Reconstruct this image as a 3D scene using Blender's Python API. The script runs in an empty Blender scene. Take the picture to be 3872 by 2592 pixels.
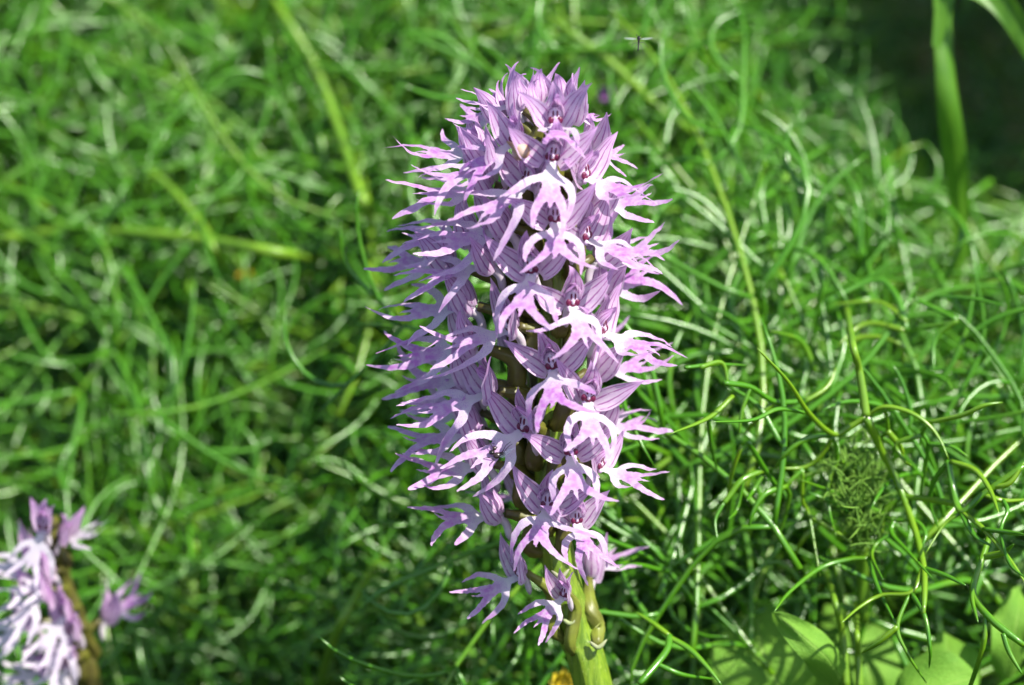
import bpy, bmesh, math, random
import numpy as np
from mathutils import Vector, Matrix
from mathutils.geometry import delaunay_2d_cdt
from mathutils.bvhtree import BVHTree

random.seed(11); rng = np.random.default_rng(11)
R = math.radians
scene = bpy.context.scene
C = scene.collection
# ------------------------------------------------------------------ camera, sky, sun, exposure
SW, SH = 3872.0, 2592.0
PITCH = R(20); DIST = 0.47; LENS = 63.0; SENSOR = 23.6
FOCUS = Vector((0, 0, 0.24))
FWD = Vector((0, math.cos(PITCH), -math.sin(PITCH)))
UP = Vector((0, math.sin(PITCH), math.cos(PITCH)))
RIGHT = Vector((1, 0, 0))
CAM = FOCUS - FWD * DIST
FPX = LENS / SENSOR * SW
cd = bpy.data.cameras.new('camera'); cam = bpy.data.objects.new('camera', cd); C.objects.link(cam)
cd.lens = LENS; cd.sensor_width = SENSOR; cd.clip_start = 0.01; cd.clip_end = 500
cam.location = CAM; cam.rotation_euler = (R(90) - PITCH, 0, 0)
cd.dof.use_dof = True; cd.dof.focus_distance = DIST - 0.006; cd.dof.aperture_fstop = 6.3
scene.camera = cam
SUN = Vector((0.50, -0.30, 0.81)).normalized()
w = bpy.data.worlds.new('World'); scene.world = w; w.use_nodes = True
nt = w.node_tree; bg = nt.nodes['Background']; sky = nt.nodes.new('ShaderNodeTexSky')
sky.sky_type = 'NISHITA'; sky.sun_disc = False
sky.sun_elevation = math.asin(SUN.z); sky.sun_rotation = math.atan2(SUN.x, SUN.y)
nt.links.new(sky.outputs[0], bg.inputs[0]); bg.inputs[1].default_value = 0.11
sd = bpy.data.lights.new('sun', 'SUN'); sun = bpy.data.objects.new('sun', sd); C.objects.link(sun)
sd.energy = 4.6; sd.angle = R(0.53); sd.color = (1.0, 0.95, 0.86)
sun.rotation_euler = SUN.to_track_quat('Z', 'Y').to_euler(); sun.location = (0.5, -0.2, 1.2)
scene.view_settings.view_transform = 'Standard'; scene.view_settings.look = 'None'
scene.view_settings.gamma = 1; scene.view_settings.use_curve_mapping = False
scene.view_settings.exposure = 0.88
scene.render.engine = 'CYCLES'
scene.cycles.max_bounces = 5; scene.cycles.diffuse_bounces = 2; scene.cycles.transmission_bounces = 3; scene.cycles.glossy_bounces = 2

def ray(px, py):
    return (FWD + RIGHT * ((px - SW / 2) / FPX) - UP * ((py - SH / 2) / FPX))
def P(px, py, d=0.0):                      # point seen at that photo pixel, d metres behind the plane of focus
    return CAM + ray(px, py) * (DIST + d)
def PY(px, py, y):                         # point seen at that pixel on the upright plane Y = y
    r = ray(px, py); return CAM + r * ((y - CAM.y) / r.y)

LEAN = R(10)
def PL(px, py, y):                         # the same on the plane of the spike, which leans back a little
    n = Vector((0, math.cos(LEAN), -math.sin(LEAN))); r = ray(px, py)
    return CAM + r * (((FOCUS - CAM).dot(n) + y) / r.dot(n))

# ------------------------------------------------------------------ materials
def newmat(name):
    m = bpy.data.materials.new(name); m.use_nodes = True
    nt = m.node_tree; nt.nodes.clear()
    return m, nt, nt.nodes.new('ShaderNodeOutputMaterial')
def N(nt, t, **kw):
    n = nt.nodes.new(t)
    for k, v in kw.items():
        if k.startswith('i_'): n.inputs[int(k[2:])].default_value = v
        else: setattr(n, k, v)
    return n
def mixc(nt, fac, a, b, mode='MIX'):
    n = nt.nodes.new('ShaderNodeMix'); n.data_type = 'RGBA'; n.blend_type = mode
    for sock, v in ((n.inputs[0], fac), (n.inputs[6], a), (n.inputs[7], b)):
        if hasattr(v, 'node'): nt.links.new(v, sock)
        else: sock.default_value = v if not isinstance(v, tuple) else (*v, 1)
    return n.outputs[2]
def math_(nt, op, a, b=None, c=None, clamp=False):
    n = nt.nodes.new('ShaderNodeMath'); n.operation = op; n.use_clamp = clamp
    for i, v in enumerate((a, b, c)):
        if v is None: continue
        if hasattr(v, 'node'): nt.links.new(v, n.inputs[i])
        else: n.inputs[i].default_value = v
    return n.outputs[0]
def mapr(nt, v, a, b, c=0.0, d=1.0):
    n = nt.nodes.new('ShaderNodeMapRange'); n.interpolation_type = 'SMOOTHSTEP'
    nt.links.new(v, n.inputs[0])
    for i, x in enumerate((a, b, c, d)): n.inputs[i + 1].default_value = x
    return n.outputs[0]
def noise(nt, vec, scale, detail=2.0, rough=0.5):
    n = nt.nodes.new('ShaderNodeTexNoise'); n.inputs['Scale'].default_value = scale
    n.inputs['Detail'].default_value = detail; n.inputs['Roughness'].default_value = rough
    if vec is not None: nt.links.new(vec, n.inputs['Vector'])
    return n.outputs[0]
def leafy(nt, out, col, trans, rough, bump=None, tcol=None, spec=0.5, bdist=0.0002, bstr=0.3):
    p = nt.nodes.new('ShaderNodeBsdfPrincipled'); t = nt.nodes.new('ShaderNodeBsdfTranslucent'); mx = nt.nodes.new('ShaderNodeMixShader')
    if hasattr(col, 'node'): nt.links.new(col, p.inputs['Base Color'])
    else: p.inputs['Base Color'].default_value = (*col, 1)
    tc = col if tcol is None else tcol
    if hasattr(tc, 'node'): nt.links.new(tc, t.inputs[0])
    else: t.inputs[0].default_value = (*tc, 1)
    p.inputs['Roughness'].default_value = rough; p.inputs['Specular IOR Level'].default_value = spec
    mx.inputs[0].default_value = trans
    nt.links.new(p.outputs[0], mx.inputs[1]); nt.links.new(t.outputs[0], mx.inputs[2])
    nt.links.new(mx.outputs[0], out.inputs[0])
    if bump is not None:
        b = nt.nodes.new('ShaderNodeBump'); b.inputs['Distance'].default_value = bdist; b.inputs['Strength'].default_value = bstr
        nt.links.new(bump, b.inputs['Height']); nt.links.new(b.outputs[0], p.inputs['Normal']); nt.links.new(b.outputs[0], t.inputs['Normal'])
def uv(nt):
    n = nt.nodes.new('ShaderNodeUVMap'); s = nt.nodes.new('ShaderNodeSeparateXYZ'); nt.links.new(n.outputs[0], s.inputs[0])
    return n.outputs[0], s.outputs[0], s.outputs[1]
def attr(nt, name):
    n = nt.nodes.new('ShaderNodeAttribute'); n.attribute_name = name; return n.outputs['Fac']

def sepal_material():
    m, nt, out = newmat('sepal'); vec, u, v = uv(nt)                      # u 0..1 across, v 0..1 along
    nz = noise(nt, vec, 6, 3)
    base = mixc(nt, mapr(nt, nz, .35, .65), (.84, .67, .84), (.76, .53, .78))
    tip = mixc(nt, mapr(nt, v, .35, .95), base, (.64, .37, .69))
    # 5 dark veins that run from the base and fade towards the tip
    uw = math_(nt, 'ADD', u, math_(nt, 'MULTIPLY', math_(nt, 'SUBTRACT', nz, .5), .06))
    per = math_(nt, 'ABSOLUTE', math_(nt, 'SINE', math_(nt, 'MULTIPLY', math_(nt, 'SUBTRACT', uw, .0), math.pi * 4.0)))
    line = mapr(nt, per, .88, .99)
    inside = math_(nt, 'MULTIPLY', mapr(nt, u, .06, .13), mapr(nt, u, .94, .87))
    fade = mapr(nt, v, .97, .70); fade = math_(nt, 'MULTIPLY', fade, mapr(nt, v, .03, .10))
    brk = mapr(nt, noise(nt, vec, 9, 2), .28, .46)
    ln = math_(nt, 'MULTIPLY', math_(nt, 'MULTIPLY', line, inside), math_(nt, 'MULTIPLY', fade, brk))
    c = mixc(nt, math_(nt, 'MULTIPLY', ln, .76), tip, (.37, .045, .34))
    edge = math_(nt, 'ADD', mapr(nt, u, .05, 0.0), mapr(nt, u, .95, 1.0), clamp=True)
    c = mixc(nt, math_(nt, 'MULTIPLY', edge, .45), c, (.80, .66, .82))
    fine = noise(nt, vec, 70, 2)
    leafy(nt, out, c, .44, .40, fine, spec=.55)
    return m
def lip_material():
    m, nt, out = newmat('lip'); vec, u, v = uv(nt)                        # uv in mm/20, tint = pigment
    t = attr(nt, 'tint'); e = attr(nt, 'edge')
    n1 = noise(nt, vec, 14, 4, .6); n2 = noise(nt, vec, 95, 2)
    sp = mapr(nt, n2, .54, .64)                                            # fine lilac freckles
    mott = mapr(nt, n1, .30, .70)
    f = math_(nt, 'MULTIPLY', t, math_(nt, 'ADD', .50, math_(nt, 'MULTIPLY', mott, .55)), clamp=True)
    c = mixc(nt, f, (.84, .79, .84), (.55, .19, .61))
    ring = math_(nt, 'MULTIPLY', mapr(nt, t, .02, .30), mapr(nt, t, 1.05, .45))
    c = mixc(nt, math_(nt, 'MULTIPLY', math_(nt, 'MULTIPLY', sp, ring), .55), c, (.40, .14, .58))
    c = mixc(nt, math_(nt, 'MULTIPLY', e, .35), c, (.76, .56, .79))
    leafy(nt, out, c, .42, .42, math_(nt, 'ADD', noise(nt, vec, 160, 2), math_(nt, 'MULTIPLY', noise(nt, vec, 22, 2), 1.6)), spec=.55, bdist=.0003)
    return m
def simple(name, col, rough=.5, var=None, scale=300, trans=0.0, spec=.5, coord='Object', stretch=None):
    m, nt, out = newmat(name)
    tc = nt.nodes.new('ShaderNodeTexCoord'); vec = tc.outputs[coord]
    if stretch:
        mp = nt.nodes.new('ShaderNodeMapping'); mp.inputs['Scale'].default_value = stretch; nt.links.new(vec, mp.inputs[0]); vec = mp.outputs[0]
    nz = noise(nt, vec, scale, 3)
    c = mixc(nt, mapr(nt, nz, .35, .65), col, var if var else tuple(x * .8 for x in col))
    leafy(nt, out, c, trans, rough, nz, spec=spec)
    return m
def foliage_material(name, dark, mid, yel, rough, trans=.22):
    m, nt, out = newmat(name)
    t = attr(nt, 'tone'); oi = nt.nodes.new('ShaderNodeObjectInfo').outputs['Random']
    tc = nt.nodes.new('ShaderNodeTexCoord')
    nz = noise(nt, tc.outputs['Object'], 160, 2)
    s = math_(nt, 'ADD', t, math_(nt, 'MULTIPLY', math_(nt, 'SUBTRACT', math_(nt, 'ADD', nz, math_(nt, 'MULTIPLY', oi, .5)), .75), .7), clamp=True)
    c = mixc(nt, mapr(nt, s, 0, .55), dark, mid); c = mixc(nt, mapr(nt, s, .6, 1.0), c, yel)
    leafy(nt, out, c, trans, rough, noise(nt, tc.outputs['Object'], 2500, 1), spec=.85, bdist=.00012, bstr=.25)
    return m
M = {}
M['sepal'] = sepal_material(); M['lip'] = lip_material()
M['column'] = simple('column', (.78, .66, .78), .4, (.68, .5, .7), 900, .15)
M['maroon'] = simple('maroon', (.17, .010, .055), .35, (.11, .008, .045), 900)
M['spur'] = simple('spur', (.78, .72, .74), .4, (.72, .62, .72), 500, .3)
M['ovary'] = simple('ovary', (.13, .135, .018), .42, (.085, .075, .018), 260, .05)
M['lowovary'] = simple('low_ovary', (.20, .24, .03), .42, (.15, .16, .03), 260, .08)
def stem_material():
    m, nt, out = newmat('stem'); tc = nt.nodes.new('ShaderNodeTexCoord')
    mp = nt.nodes.new('ShaderNodeMapping'); mp.inputs['Scale'].default_value = (9, 9, .5); nt.links.new(tc.outputs['Object'], mp.inputs[0])
    n1 = noise(nt, mp.outputs[0], 190, 4); n2 = noise(nt, tc.outputs['Object'], 120, 3); n3 = noise(nt, tc.outputs['Object'], 1800, 2)
    c = mixc(nt, mapr(nt, n1, .35, .65), (.21, .33, .022), (.12, .22, .016))
    c = mixc(nt, math_(nt, 'MULTIPLY', mapr(nt, n2, .5, .75), .45), c, (.13, .10, .04))          # brownish staining
    c = mixc(nt, math_(nt, 'MULTIPLY', mapr(nt, n3, .62, .7), .4), c, (.36, .45, .12))           # pale flecks
    leafy(nt, out, c, .05, .40, n1, bdist=.0004, bstr=.5)
    return m
M['stem'] = stem_material()
M['bract'] = simple('bract', (.42, .50, .22), .5, (.40, .38, .28), 300, .3)
M['drybud'] = simple('dry_bud', (.62, .46, .42), .6, (.45, .26, .14), 260, .15)
M['fol'] = foliage_material('foliage', (.026, .125, .006), (.060, .245, .010), (.17, .33, .012), .29)
M['frond'] = foliage_material('frond', (.040, .175, .006), (.080, .280, .009), (.19, .37, .012), .27)
M['stalk'] = simple('stalk', (.17, .33, .018), .42, (.11, .25, .014), 150, .08)
def broad_material():
    m, nt, out = newmat('broad_leaf'); vec, u, v = uv(nt)
    nz = noise(nt, vec, 4, 4)
    dv = math_(nt, 'ABSOLUTE', math_(nt, 'SUBTRACT', u, .5))
    ph = math_(nt, 'ADD', math_(nt, 'MULTIPLY', math_(nt, 'SUBTRACT', v, dv), 62.), math_(nt, 'MULTIPLY', nz, 3.))
    rib = mapr(nt, math_(nt, 'SINE', ph), .80, 1.0); mid = mapr(nt, dv, .03, .008)
    vein = math_(nt, 'MAXIMUM', math_(nt, 'MULTIPLY', rib, .45), mid)
    c = mixc(nt, mapr(nt, nz, .35, .65), (.22, .46, .05), (.17, .39, .04)); c = mixc(nt, math_(nt, 'MULTIPLY', vein, .6), c, (.32, .54, .10))
    h = math_(nt, 'ADD', noise(nt, vec, 30, 3), math_(nt, 'MULTIPLY', vein, -.8))
    leafy(nt, out, c, .38, .6, h, spec=.3, bdist=.0006, bstr=.5)
    return m
M['broad'] = broad_material()
M['grass'] = simple('grass', (.12, .30, .018), .40, (.09, .25, .016), 60, .45, stretch=(8, 8, .5))
M['fuzz'] = simple('young_shoot', (.22, .42, .05), .6, (.15, .33, .035), 300, .35)
M['yellow'] = simple('yellow', (.80, .64, .03), .5, (.75, .55, .02), 200, .2)
M['violet'] = simple('violet', (.38, .14, .42), .5, (.3, .1, .35), 200, .2)
M['insect'] = simple('insect', (.012, .012, .015), .18, (.03, .022, .02), 2500)
M['flybody'] = simple('flybody', (.05, .03, .026), .3, (.025, .016, .014), 2500)
M['leg'] = simple('insect_leg', (.025, .018, .016), .35, None, 900)
def wing_material():
    m, nt, out = newmat('wing')
    p = N(nt, 'ShaderNodeBsdfPrincipled'); p.inputs['Base Color'].default_value = (.8, .85, .85, 1); p.inputs['Roughness'].default_value = .2
    tr = N(nt, 'ShaderNodeBsdfTransparent'); mx = N(nt, 'ShaderNodeMixShader'); mx.inputs[0].default_value = .26
    nt.links.new(tr.outputs[0], mx.inputs[1]); nt.links.new(p.outputs[0], mx.inputs[2]); nt.links.new(mx.outputs[0], out.inputs[0])
    return m
M['wing'] = wing_material()
def soil_material():
    m, nt, out = newmat('soil'); tc = nt.nodes.new('ShaderNodeTexCoord')
    n1 = noise(nt, tc.outputs['Object'], 40, 6, .6)
    leafy(nt, out, mixc(nt, mapr(nt, n1, .3, .7), (.016, .013, .007), (.009, .014, .004)), 0, .95, n1, bdist=.01, bstr=.8, spec=.05)
    return m
M['soil'] = soil_material()

# ------------------------------------------------------------------ mesh helpers
def mesh_from(name, verts, faces, mats, smooth=True, uvs=None, attrs=None, midx=None):
    me = bpy.data.meshes.new(name)
    me.from_pydata([tuple(v) for v in verts], [], [tuple(f) for f in faces])
    for m in (mats if isinstance(mats, (list, tuple)) else [mats]): me.materials.append(m)
    if uvs is not None:
        l = me.uv_layers.new(name='UVMap'); vi = np.empty(len(me.loops), dtype=np.int32); me.loops.foreach_get('vertex_index', vi)
        l.data.foreach_set('uv', np.asarray(uvs, dtype=np.float32)[vi].ravel())
    for k, a in (attrs or {}).items():
        at = me.attributes.new(k, 'FLOAT', 'POINT'); at.data.foreach_set('value', np.asarray(a, dtype=np.float32))
    if midx is not None: me.polygons.foreach_set('material_index', np.asarray(midx, dtype=np.int32))
    if smooth: me.polygons.foreach_set('use_smooth', np.ones(len(me.polygons), dtype=bool))
    me.update(); return me
def obj(name, me, parent=None, mat=None):
    o = bpy.data.objects.new(name, me); C.objects.link(o)
    if parent: o.parent = parent
    if mat is not None: o.matrix_basis = mat
    return o
def tag(o, label, cat, group=None, kind=None):
    if label: o['label'] = label
    if cat: o['category'] = cat
    if group: o['group'] = group
    if kind: o['kind'] = kind
    return o
def empty(name, loc):
    o = bpy.data.objects.new(name, None); C.objects.link(o); o.location = loc; o.empty_display_size = .01; return o
def spline(pts, n):
    pts = np.array([tuple(p) for p in pts], float)
    if len(pts) == 2: pts = np.array([pts[0], (pts[0] + pts[1]) / 2, pts[1]])
    ext = np.vstack([2 * pts[0] - pts[1], pts, 2 * pts[-1] - pts[-2]])
    seg = len(pts) - 1; out = []
    for t in np.linspace(0, seg, n):
        i = min(int(t), seg - 1); f = t - i; a, b, c, d = ext[i:i + 4]
        out.append(.5 * ((2 * b) + (c - a) * f + (2 * a - 5 * b + 4 * c - d) * f * f + (3 * b - a - 3 * c + d) * f ** 3))
    return np.array(out)
def tubes(pts, rad, sides=5, ref=None, flat=1.0, rib=None):
    """pts (n,k,3), rad (n,k): closed tubes -> verts, faces as numpy"""
    n, k, _ = pts.shape
    T = np.gradient(pts, axis=1); T /= np.linalg.norm(T, axis=2, keepdims=True) + 1e-12
    if ref is None:
        ref = np.zeros((n, 3)); chord = np.abs(pts[:, -1] - pts[:, 0]); ref[np.arange(n), chord.argmin(1)] = 1
    A = np.cross(T, ref[:, None, :]); A /= np.linalg.norm(A, axis=2, keepdims=True) + 1e-12
    B = np.cross(T, A)
    th = np.linspace(0, 2 * np.pi, sides, endpoint=False)
    prof = np.ones((k, sides)) if rib is None else rib
    ca = (np.cos(th) * prof)[None, :, :, None]; sa = (np.sin(th) * prof)[None, :, :, None]
    V = pts[:, :, None, :] + rad[:, :, None, None] * (A[:, :, None, :] * ca + B[:, :, None, :] * sa * flat)
    V = V.reshape(-1, 3)
    i, j = np.meshgrid(np.arange(k - 1), np.arange(sides), indexing='ij'); j2 = (j + 1) % sides
    q = np.stack([i * sides + j, i * sides + j2, (i + 1) * sides + j2, (i + 1) * sides + j], -1).reshape(-1, 4)
    F = (q[None] + (np.arange(n) * k * sides)[:, None, None]).reshape(-1, 4)
    return V, F
def tube_mesh(name, pts, rad, mat, sides=6, flat=1.0, rib=None, tone=None, mats=None):
    pts = np.asarray(pts, float)[None]; rad = np.asarray(rad, float)[None]
    V, F = tubes(pts, rad, sides, None, flat, rib); k = pts.shape[1]
    faces = [tuple(f) for f in F] + [tuple(range(sides - 1, -1, -1)), tuple(range((k - 1) * sides, k * sides))]
    at = {} if tone is None else {'tone': np.full(len(V), tone)}
    return mesh_from(name, V, faces, mat, attrs=at)
def ellipsoid(c, r, nu=10, nv=7, rot=None):
    vs, fs = [], []
    for i in range(nv + 1):
        for j in range(nu):
            a = math.pi * i / nv; b = 2 * math.pi * j / nu
            p = Vector((r[0] * math.sin(a) * math.cos(b), r[1] * math.sin(a) * math.sin(b), r[2] * math.cos(a)))
            vs.append((rot @ p if rot else p) + Vector(c))
    for i in range(nv):
        for j in range(nu): fs.append((i * nu + j, (i + 1) * nu + j, (i + 1) * nu + (j + 1) % nu, i * nu + (j + 1) % nu))
    return vs, fs
def join(parts):
    vs, fs, mi = [], [], []
    for k, (v, f) in parts:
        o = len(vs); vs += [tuple(x) for x in v]; fs += [tuple(i + o for i in q) for q in f]; mi += [k] * len(f)
    return vs, fs, mi
MM = 0.001

# ------------------------------------------------------------------ ground
def make_ground():
    n = 90; vs = []; fs = []
    g = np.concatenate([-np.geomspace(60, .5, 20), np.linspace(-.45, .45, 50), np.geomspace(.5, 60, 20)])
    for y in g:
        for x in g:
            r = math.hypot(x, y); z = .012 * math.sin(9 * x + 2) * math.cos(11 * y) if r < 2 else .05 * math.sin(x * .7) * math.cos(y * .6)
            vs.append((x, y, z - .012))
    for j in range(n - 1):
        for i in range(n - 1): fs.append((j * n + i, j * n + i + 1, (j + 1) * n + i + 1, (j + 1) * n + i))
    o = obj('ground', mesh_from('ground', vs, fs, M['soil'])); tag(o, 'dark soil and litter under the green foliage', 'ground', kind='structure')
make_ground()

# ------------------------------------------------------------------ orchid flowers
def sepal_mesh(L, W, cup, bend, curl, skew=0., wav=0., seed=0, pw=(.55, .95)):
    r = random.Random(seed); nu, nv = 9, 16; hook = r.uniform(-.55, .55); vs, uvs, fs = [], [], []
    peak = max((t / 40 + .06) ** pw[0] * (1 - t / 40) ** pw[1] for t in range(41))
    y = z = 0.; x0 = 0.; ph = r.uniform(0, 6)
    for j in range(nv):
        v = j / (nv - 1); th = bend * v + curl * max(0, v - .55) ** 2 * 4
        if j: y += math.sin(th) * L / (nv - 1); z += math.cos(th) * L / (nv - 1)
        x0 = (skew * math.sin(v * 2.2) + hook * max(0, v - .5) ** 2) * L
        wd = W / 2 * ((v + .06) ** pw[0] * (1 - v) ** pw[1] / peak) + .06
        for i in range(nu):
            u = -1 + 2 * i / (nu - 1); c = cup * (1 - .55 * v)
            a = u * c; xx = wd * (math.sin(a) / c if c > .01 else u); yy = wd * ((1 - math.cos(a)) / c if c > .01 else 0)
            yy += wav * math.sin(v * 14 + ph + u) * u * abs(u)
            vs.append(((x0 + xx) * MM, (y + yy * math.cos(th)) * MM, (z - yy * math.sin(th)) * MM)); uvs.append(((u + 1) / 2, v))
    for j in range(nv - 1):
        for i in range(nu - 1): fs.append((j * nu + i, j * nu + i + 1, (j + 1) * nu + i + 1, (j + 1) * nu + i))
    return mesh_from('sepal', vs, fs, M['sepal'], uvs=uvs)
LAT = [sepal_mesh(9.3 + .6 * math.sin(k * 2), 4.6 + .3 * math.cos(k), 1.15 - .08 * (k % 3), .06, -.55 + .9 * math.sin(k * 3), sk, .16, k, (.5, 1.25)) for k, sk in enumerate((.05, -.03, .09, -.08, .02, .12))]
DOR = [sepal_mesh(7.0, 4.6, 1.2, 1.15, -1.9 - .4 * k, 0, .14, 20 + k, (.45, 1.1)) for k in range(3)]
PET = [sepal_mesh(4.7, 3.1, 1.0, 1.55, -.6 - .5 * k, .05 * (1 - k), .06, 30 + k, (.35, .7)) for k in range(3)]
def column_mesh():
    E = lambda k, c, r: (k, ellipsoid([x * MM for x in c], [x * MM for x in r], 12, 8))
    parts = [E(0, (0, -.1, .1), (1.28, .95, 1.75)), E(1, (-.72, .62, -.35), (.52, .36, .62)), E(1, (.72, .62, -.35), (.52, .36, .62)), E(1, (0, .58, -.72), (.72, .36, .34)),
             E(0, (0, .80, -.22), (.30, .30, .42)), E(1, (-.34, .70, .72), (.17, .28, .55)), E(1, (.34, .70, .72), (.17, .28, .55)), E(0, (0, .15, 1.4), (.5, .5, .4)),
             E(0, (-.55, .75, -1.35), (.42, .38, .5)), E(0, (.55, .75, -1.35), (.42, .38, .5))]
    vs, fs, mi = join(parts); return mesh_from('column', vs, fs, [M['column'], M['maroon']], midx=mi)
COL = column_mesh()

HALF = [(1.15, 0), (1.02, 1.1), (1.15, 2.2), (1.75, 3.0), (3.1, 3.75), (4.75, 4.85), (6.2, 6.7), (7.1, 8.8), (7.45, 10.3), (6.9, 10.1), (5.95, 9.0), (4.8, 7.5), (3.75, 6.3), (2.75, 5.6), (1.95, 5.3), (1.62, 5.8),
        (1.75, 6.4), (2.1, 7.6), (2.65, 8.8), (3.3, 10.1), (4.05, 11.7), (4.5, 13.4), (4.7, 14.8), (4.1, 14.6), (3.05, 12.9), (2.2, 11.3), (1.4, 10.2), (.85, 9.4), (.5, 9.6), (.3, 10.6), (.02, 11.9)]
def lip_base():
    def cr(pts, k=3):
        return spline([(p[0], p[1], 0) for p in pts], (len(pts) - 1) * k + 1)[:, :2]
    r = cr(HALF); l = r.copy(); l[:, 0] *= -1
    loop = np.vstack([r[:-1], l[::-1][:]])            # right neck -> tail -> left neck
    loop = loop[np.append(True, np.linalg.norm(np.diff(loop, axis=0), axis=1) > .02)]
    n = len(loop); pts = [Vector(p) for p in loop]
    from math import hypot
    inner = []
    for j in range(0, 28):
        for i in range(-14, 15):
            p = np.array([(i + .5 * (j % 2)) * .55, .35 + j * .52])
            if np.min(np.hypot(loop[:, 0] - p[0], loop[:, 1] - p[1])) > .28: inner.append(Vector(p))
    v, e, f, *_ = delaunay_2d_cdt(pts + inner, [], [list(range(n))[::-1]], 1, 1e-5)
    v = np.array([tuple(x) for x in v])
    d = np.array([np.min(np.hypot(loop[:, 0] - p[0], loop[:, 1] - p[1])) for p in v])
    return v, [tuple(x) for x in f], d
LV, LF, LD = lip_base()
def lip_mesh(droop, curve, arms, legs, roll=.02, seed=0, spread=0., size=1.0, twist=0.0, pale=1.0):
    """droop/curve in rad; arms/legs = ((in-plane, out-of-plane) left, right); returns verts in flower space"""
    r = random.Random(seed); V = LV.copy(); z = np.zeros(len(V)); X = V[:, 0].copy(); Y = V[:, 1].copy()
    sgn = np.sign(V[:, 0])
    # body width / leg spread
    bod = np.clip((V[:, 1] - 5.5) / 4, 0, 1)
    isarm = np.zeros(len(V), bool)
    for s, (pl, op) in ((-1, arms[0]), (1, arms[1])):
        d = np.array([s * .62, .785]); b = np.array([s * 1.9, 4.0]); q = V - b
        a = q @ d; perp = q[:, 0] * s * .785 - q[:, 1] * .62
        m = (a > 0) & (perp > -.85) & (V[:, 0] * s > 1.2); isarm |= m
        aa = np.where(m, a, 0.) ** 2 / 8.
        inw = np.array([-s * .785, .62])
        X += inw[0] * aa * pl; Y += inw[1] * aa * pl; z += aa * op - np.where(m, a, 0) * .04
        # end hook
        h = np.where(m, np.clip(a - 4.5, 0, 9), 0.) ** 2 / 6.; k = r.uniform(-.5, .7)
        X += inw[0] * h * k; Y += inw[1] * h * k; z += h * r.uniform(-.4, .5)
    for s, (pl, op) in ((-1, legs[0]), (1, legs[1])):
        d = np.array([s * .5, .866]); b = np.array([s * 1.5, 8.6]); q = V - b; a = q @ d
        m = (a > 0) & (V[:, 0] * s > .35) & (V[:, 1] > 8.6) & ~isarm
        aa = np.where(m, a, 0.) ** 2 / 6. * np.clip((V[:, 0] * s - .35) / 1.2, 0, 1)
        out = np.array([s * .866, -.5])
        X += out[0] * aa * (pl + spread); Y += out[1] * aa * (pl + spread); z += aa * op
    tail = (np.abs(V[:, 0]) < .6) & (V[:, 1] > 9.2); z += np.where(tail, (V[:, 1] - 9.2) ** 2 * r.uniform(-.15, .3), 0); X += np.where(tail, (V[:, 1] - 9.2) ** 2 * r.uniform(-.12, .12), 0)
    z -= np.where(isarm, 0, roll * X ** 2 * 1.6 * np.clip(Y / 6, 0, 1))
    z += .10 * np.sin(Y * 2.1 + r.uniform(0, 6)) * np.clip(np.abs(X) / 2, 0, 1) * (LD < .5) + .22 * np.sin(Y * .8 + sgn * 1.1 + r.uniform(0, 6)) * np.clip(np.abs(X) / 4, 0, 1)
    b_ = LD < .02; ph = [r.uniform(0, 6) for _ in range(4)]
    X += np.where(b_, .07 * np.sin(Y * 5.1 + X * 3 + ph[0]) + .05 * np.sin(Y * 9.7 + X * 8 + ph[1]), 0); Y += np.where(b_, .07 * np.sin(X * 6 + Y * 4 + ph[2]), 0)
    X, z = X + twist * Y * z * .1, z + twist * X * Y / 12
    # bend along the length
    ys = np.linspace(0, 20, 200); th = droop + curve * np.clip(ys / 13, 0, 1.25)
    cy = np.concatenate([[0], np.cumsum(np.cos(th[:-1]) * .1005)]); cz = np.concatenate([[0], np.cumsum(-np.sin(th[:-1]) * .1005)])
    Yc = np.clip(Y, 0, 19.9); py_ = np.interp(Yc, ys, cy); pz_ = np.interp(Yc, ys, cz); t = np.interp(Yc, ys, th)
    out = np.stack([X, .55 + py_ + z * np.sin(t), -1.0 + pz_ + z * np.cos(t)], 1) * MM * size
    y0 = V[:, 1]
    tint = np.clip((y0 - 2.8) / 3.4, 0, 1) * .95
    tint = np.where(isarm, np.clip((y0 - 3.4) / 6, 0, .85) + .06, tint) * r.uniform(.82, 1.12) * pale
    edge = np.clip(1 - LD / .22, 0, 1)
    return mesh_from('lip', out, LF, M['lip'], uvs=V / 20 + seed * .37, attrs={'tint': tint, 'edge': edge})
def frame(pos, az, tilt, roll, out=None):
    o = Vector((math.sin(az), -math.cos(az), 0)); u = Vector((0, 0, 1)); x = o.cross(u)
    m = Matrix((x, o, u)).transposed().to_4x4()
    return Matrix.Translation(pos) @ m @ Matrix.Rotation(roll, 4, 'Y') @ Matrix.Rotation(tilt, 4, 'X')
fl_i = 0
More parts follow.
